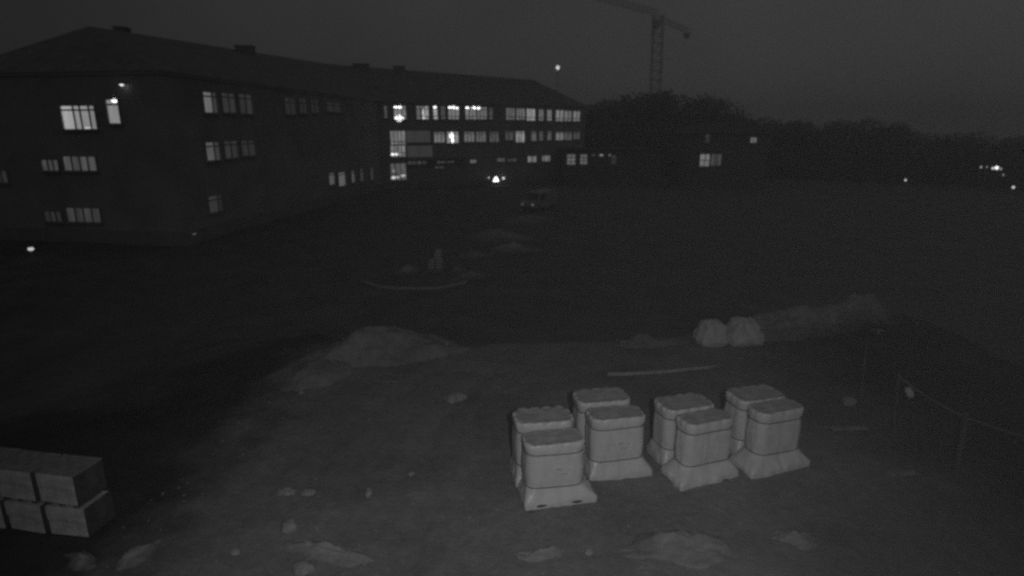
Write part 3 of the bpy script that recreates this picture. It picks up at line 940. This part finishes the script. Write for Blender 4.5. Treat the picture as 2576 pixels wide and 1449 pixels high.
heap('sand_heap', -5.55, 7.55, .2, .4, .13, R(-15), 'sand', 'narrow pale streak right of the block stack', 'sand heap', 15)
# heaps down on the lower field
for i, (x, y, rx, ry, h, lab) in enumerate(((-1.2, 46, 3.6, 2.0, .7, 'far pale heap on the lower field beyond the sack stack'), (.3, 41, 1.9, .9, .55, 'small pale heap on the lower field, right of the sack stack'),
                                            (-2.6, 39, 1.6, .8, .4, 'low pale heap between the sack stack and the far heaps'), (-2.4, 32.8, 1.4, .8, .45, 'pale heap at the right end of the bent pipe'),
                                            (1.6, 55, 3.5, 2.2, .6, 'farthest pale heap on the lower field before the van'), (-3.2, 34.7, .6, .5, .4, 'little heap beside the sack stack'),
                                            (-6.2, 34.4, .9, .6, .35, 'little heap left of the sack stack'))):
    heap('spoil_heap', x, y, rx, ry, h, R(10 * i), 'spoil', lab, 'heap', 20 + i, 'spoil heaps on the lower field', 24)

def stone(x, y, r, label, seed, flat=.6, m='stone', cat='stone', name='stone', sx=1.0, group=None):
    bm = bmesh.new()
    bmesh.ops.create_icosphere(bm, subdivisions=3, radius=1)
    rs = random.Random(seed)
    off = rs.uniform(0, 60)
    for vv in bm.verts:
        c = vv.co
        k = 1 + .28 * noise.noise(c * 1.2 + Vector((off, 0, 0))) + .1 * noise.noise(c * 3.5 + Vector((0, off, 0)))
        # flatten towards a few planes
        vv.co = c * k
        vv.co.x *= r * sx; vv.co.y *= r; vv.co.z *= r * flat
    me = bpy.data.meshes.new(name); bm.to_mesh(me); bm.free()
    me.materials.append(M[m])
    o = bpy.data.objects.new(name, me); col.objects.link(o)
    o.location = (x, y, ground_z(x, y) + r * flat * .45)
    o.rotation_euler = (0, 0, rs.uniform(-.5, .5))
    return tag(o, label, cat, group)
stone(-1.34, 12.95, .23, 'single pale stone on the yard left of the pallets', 1, .42, sx=1.1)
stone(-3.54, 8.2, .13, 'bright pale stone at the lower left of centre', 2, .8)
stone(-2.47, 9.05, .10, 'small pale stone left of the nearest pallet', 3, .9, sx=.7)
stone(-1.85, 9.77, .07, 'tiny stone farther left of the nearest pallet', 4)
stone(-4.15, 7.62, .08, 'tiny stone below the bright pale stone', 5)
stone(-3.0, 7.25, .16, 'pale stone at the bottom below the sand streak', 6, .5)
stone(1.15, 7.62, .07, 'tiny stone between the two sand patches at the bottom', 7)
# litter scrap of crumpled film
def scrap(x, y, w, d, h, seed, label):
    n = 16
    v = []
    for j in range(n + 1):
        for i in range(n + 1):
            u, q = i / n - .5, j / n - .5
            e = max(0, 1 - (abs(u) * 2) ** 3) * max(0, 1 - (abs(q) * 2) ** 3)
            v.append((u * w * (1 + .4 * fbm(q * 4, seed)), q * d * (1 + .5 * fbm(u * 4, seed + 3)), .01 + e * h * (.35 + .9 * fbm(u * 5 + seed, q * 5, 1, 4))))
    f = [(j * (n + 1) + i, j * (n + 1) + i + 1, (j + 1) * (n + 1) + i + 1, (j + 1) * (n + 1) + i) for j in range(n) for i in range(n)]
    o = link('plastic_scrap', v, f, 'stone', None, False, loc=(x, y, ground_z(x, y) + .01))
    s = o.modifiers.new('thickness', 'SOLIDIFY'); s.thickness = .004
    return tag(o, label, 'scrap', 'crumpled plastic scraps on the yard')
scrap(-3.92, 9.12, .30, .16, .10, 2, 'left half of the crumpled plastic litter at lower left')
scrap(-3.55, 9.15, .26, .16, .09, 7, 'right half of the crumpled plastic litter at lower left')

# pale pole behind the pallets, lying slightly bent
pts = [(2.46, 14.27), (2.9, 14.28), (3.62, 14.34), (4.1, 14.44), (4.61, 14.58), (5.1, 14.70), (5.54, 14.8)]
mb = MB().tube([(a, b, ground_z(a, b) + .05) for a, b in pts], [.055, .055, .05, .048, .045, .04, .035], 8)
tag(mb.build('timber_pole', 'plank', smooth=True), 'long pale bent pole lying behind the wrapped pallets', 'pole')
mb = MB().tube([(a, b, ground_z(a, b) + .03) for a, b in ((-3.6, 13.95), (-3.2, 13.85), (-2.85, 13.8))], [.02, .02, .015], 6)
tag(mb.build('stick', 'wood', smooth=True), 'thin short stick lying below the rounded mound', 'stick')
for (a, b, l, yaw, lab) in ((7.1, 11.4, .75, 3, 'faint plank lying left of the rope fence'), (7.2, 9.75, .5, 5, 'short plank near the right foot of the rope fence')):
    tag(MB().box(-l / 2, l / 2, -.06, .06, .0, .035).build('plank', 'wood', loc=(a, b, ground_z(a, b) + .01), rotz=R(yaw)), lab, 'plank')

# two bulk bags at the far edge
def bulk_bag(x, y, w, d, h, seed, label):
    t = empty('bulk_bag', (x, y, ground_z(x, y) - .02), R(8))
    tag(t, label, 'bag', 'bulk bags at the far yard edge')
    bm = bmesh.new()
    bmesh.ops.create_cube(bm, size=2)
    bmesh.ops.subdivide_edges(bm, edges=bm.edges, cuts=14, use_grid_fill=True)
    for vv in bm.verts:
        c = vv.co.copy()
        s = c.normalized()
        p = c.lerp(s * 1.25, .55)
        z = (p.z + 1) / 2
        tap = 1.08 - .38 * smooth01(z) ** 1.3
        k = 1 + .20 * noise.noise(p * 1.6 + Vector((seed * 5, 0, 0))) + .13 * noise.noise(p * 3.6 + Vector((0, seed * 3, 0)))
        fold = -.26 * math.exp(-((p.x - .15 * math.sin(p.z * 3 + seed)) / .16) ** 2) * (1 if p.y < 0 else 0) * smooth01((z - .3) * 2)
        vv.co = Vector((p.x * w / 2 * tap * k, (p.y - fold) * d / 2 * tap * k, max(0, z * h * (1 + .12 * noise.noise(Vector((p.x * 1.5, p.y * 1.5, seed)))))))
    me = bpy.data.meshes.new('bag_body'); bm.to_mesh(me); bm.free()
    for p in me.polygons: p.use_smooth = True
    me.materials.append(M['bag'])
    o = bpy.data.objects.new('bag_body', me); col.objects.link(o); o.parent = t
    for sx in (-1, 1):
        a = sx * w * .28
        MB().tube([(a, -.1, h * .82), (a * .9, -.05, h * .98), (a * .7, .05, h * .94), (a * .6, .1, h * .8)], .022, 6).build('lifting_loop', 'bag', t, True)
    return t
bulk_bag(5.92, 16.75, .84, .7, .72, 1, 'left smaller of two pale bulk bags')
bulk_bag(6.88, 16.85, .98, .8, .74, 2, 'right larger of two pale bulk bags')

# ------------------------------------------------------------------ things on the lower field
# bent pale pipe
pp = [(-8.3, 31.84), (-7.6, 31.3), (-6.98, 30.9), (-6.0, 30.55), (-5.1, 30.46), (-4.3, 30.65), (-3.59, 30.95), (-2.95, 31.3), (-2.5, 31.6)]
fine = []
for i in range(len(pp) - 1):
    for k in range(3):
        f = k / 3
        fine.append((pp[i][0] * (1 - f) + pp[i + 1][0] * f, pp[i][1] * (1 - f) + pp[i + 1][1] * f))
fine.append(pp[-1])
mb = MB().tube([(a, b, ground_z(a, b) + .06) for a, b in fine], .09, 8)
tag(mb.build('bent_pipe', 'plank', smooth=True), 'long pale pipe bent like a bow on the lower field', 'pipe')
# sack stack
t = empty('sack_stack', (-4.55, 34.5, ground_z(-4.55, 34.5)))
tag(t, 'small stack of pale sacks standing on the lower field', 'sack stack')
MB().box(-.48, .48, -.3, .4, 0, .12).build('timber_pallet', 'wood', t)
rs = random.Random(3)
for lv, (xa, xb) in enumerate(((-.45, .45), (-.44, .45), (-.34, .45), (-.1, .45), (-.08, .44), (0.0, .4))):
    z = .22 + lv * .19
    k = 2 if xb - xa > .7 else 1
    for i in range(k):
        w = (xb - xa) / k
        MB().ball((xa + w * (i + .5) + rs.uniform(-.02, .02), rs.uniform(-.04, .04), z), w * .53, .32, .115, 14, 8).build('sack', 'bag', t, True)
# van
vn = empty('parked_van', (2.9, 63.6, ground_z(2.9, 63.6)), R(236))
tag(vn, 'dim pale van parked on the lower ground before the far wing', 'van')
prof = [(-2.3, .35), (2.1, .35), (2.35, .55), (2.33, .95), (1.6, 1.12), (1.05, 1.85), (.6, 2.02), (-2.15, 2.02), (-2.32, 1.7)]
n = len(prof)
vv_, ff_ = [], []
for s, k in ((-.9, .93), (-.84, 1.0), (.84, 1.0), (.9, .93)):
    for x_, z_ in prof: vv_.append((x_, s * (1 - .12 * max(0, z_ - 1.0)), 1.1 + (z_ - 1.1) * k if abs(s) > .86 else z_))
for r_ in range(3):
    for i in range(n):
        j = (i + 1) % n
        ff_.append((r_ * n + i, r_ * n + j, (r_ + 1) * n + j, (r_ + 1) * n + i))
ff_ += [tuple(range(n))[::-1], tuple(3 * n + i for i in range(n))]
link('body', vv_, ff_, 'van', vn)
link('windscreen', [(1.57, -.75, 1.17), (1.57, .75, 1.17), (1.10, .68, 1.82), (1.10, -.68, 1.82)], [(0, 1, 2, 3)], 'glass', vn).location = (.03, 0, .02)
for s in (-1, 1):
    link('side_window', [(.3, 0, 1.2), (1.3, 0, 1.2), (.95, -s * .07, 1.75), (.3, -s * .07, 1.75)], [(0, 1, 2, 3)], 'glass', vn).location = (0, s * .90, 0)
    MB().ball((2.33, s * .62, .78), .05, .16, .12, 10, 6).build('headlight_glint', glow(.10 if s > 0 else .07), vn)  # glow put in for the glints off the headlight glass
    for x_ in (-1.5, 1.45):
        w_ = MB().tube([(x_, s * .72, .33), (x_, s * .92, .33)], .33, 18).build('wheel', 'tyre', vn)
        MB().tube([(x_, s * .90, .33), (x_, s * .935, .33)], .19, 12).build('rim', 'metal', w_)

# ------------------------------------------------------------------ rope fence on the right
fn = empty('rope_fence', (7.8, 10.9, 0))
tag(fn, 'faint rope fence of thin stakes on the right', 'fence')
stakes = [((7.68, 12.0, 1.75), .018), ((7.75, 10.93, 1.55), .022), ((8.10, 9.65, 1.27), .05), ((9.6, 8.2, 1.2), .035)]
tops_ = []
for (x_, y_, h_), r_ in stakes:
    g = ground_z(x_, y_)
    lean = (-.12 if r_ < .03 else -.04)
    MB().tube([(x_ - 7.8, y_ - 10.9, g - .2), (x_ - 7.8 + lean, y_ - 10.9, g + h_)], [r_, r_ * .8], 8).build('stake', 'stake', fn)
    tops_.append(Vector((x_ - 7.8 + lean, y_ - 10.9, g + h_)))
for a, b in zip(tops_[1:-1], tops_[2:]):
    q = []
    for i in range(13):
        f = i / 12
        p = a.lerp(b, f); p.z -= .10 + .05 * math.sin(f * math.pi)
        q.append(tuple(p))
    MB().tube(q, .018, 6).build('rope', 'rope', fn)
# pale plastic bottle-shaped marker hung by the stake
tg = empty('plastic_marker', (8.28, 11.45, .84), R(-30))
tag(tg, 'small pale plastic marker hanging beside the thin stake', 'marker')
mb = MB().tube([(-.05, 0, .10), (-.03, 0, .06), (.02, 0, -.06), (.05, 0, -.10)], [.045, .075, .075, .05], 10); mb.build('marker_body', 'tag', tg, True)
MB().tube([(-.05, 0, .10), (-.1, .1, .35), (-.3, -.2, .62)], .006, 5).build('cord', 'rope', tg)
stone(7.75, 12.6, .16, 'pale clod at the foot of the left fence stake', 31, .8)

# ------------------------------------------------------------------ loose gravel on the yard
rg = random.Random(12)
sv, sf = [], []
OCT = [(1, 0, 0), (0, 1, 0), (-1, 0, 0), (0, -1, 0), (0, 0, 1), (0, 0, -1)]
OF = [(0, 1, 4), (1, 2, 4), (2, 3, 4), (3, 0, 4), (1, 0, 5), (2, 1, 5), (3, 2, 5), (0, 3, 5)]
for k in range(5200):
    x_ = rg.uniform(-6.2, 11); y_ = rg.uniform(6.6, 16.5)
    if fbm(x_ * .5, y_ * .5, 30) < rg.uniform(-.6, .35): continue
    s = .008 + .03 * rg.random() ** 4
    g = ground_z(x_, y_)
    b = len(sv); a = rg.uniform(0, 6.28)
    for (u, w, q) in OCT:
        u, w, q = u * rg.uniform(.7, 1.3), w * rg.uniform(.6, 1.1), q * rg.uniform(.4, .8)
        sv.append((x_ + s * (u * math.cos(a) - w * math.sin(a)), y_ + s * (u * math.sin(a) + w * math.cos(a)), g + s * .2 + s * q))
    sf += [tuple(b + i for i in t_) for t_ in OF]
for (hx, hy, rx_, ry_, cnt, hh) in ((-3.75, 16.0, 2.3, 1.3, 150, .45), (9.6, 18.4, 3.4, 1.3, 260, .4), (11.6, 19.4, 1.9, 1.1, 120, .5), (4.0, 16.7, 1.1, .5, 40, .12), (-5.2, 14.6, 1.1, 1.4, 60, .08),
                                   (2.55, 7.75, .9, .4, 60, .06), (-2.75, 7.6, .8, .22, 40, .03)):
    for k in range(cnt):
        u_, w_ = rg.gauss(0, .45), rg.gauss(0, .45)
        x_, y_ = hx + u_ * rx_, hy + w_ * ry_
        s = .02 + .10 * rg.random() ** 5 if hy > 12 else .012 + .035 * rg.random() ** 4
        g = ground_z(x_, y_) + hh * max(0, 1 - math.hypot(u_, w_)) * 1.5
        b = len(sv); a = rg.uniform(0, 6.28)
        for (u, w, q) in OCT:
            u, w, q = u * rg.uniform(.7, 1.3), w * rg.uniform(.6, 1.1), q * rg.uniform(.5, .9)
            sv.append((x_ + s * (u * math.cos(a) - w * math.sin(a)), y_ + s * (u * math.sin(a) + w * math.cos(a)), g + s * .2 + s * q))
        sf += [tuple(b + i for i in t_) for t_ in OF]
tag(link('gravel', sv, sf, 'rubble'), 'loose gravel and clods scattered over the yard and its heaps', 'gravel', kind='stuff')

# ------------------------------------------------------------------ haze
if HAZE:
    hz = MB().box(-700, 700, -70, 760, -34, 34).build('haze', None)
    tag(hz, 'thin night haze over the whole site', 'haze', kind='stuff')
    hm = bpy.data.materials.new('haze'); hm.use_nodes = True
    n, l = hm.node_tree.nodes, hm.node_tree.links
    n.remove(n['Principled BSDF'])
    v = n.new('ShaderNodeVolumePrincipled')
    v.inputs['Color'].default_value = (.9, .9, .9, 1)
    v.inputs['Density'].default_value = HAZE_DENSITY
    l.new(v.outputs[0], n['Material Output'].inputs['Volume'])
    hz.data.materials.append(hm)
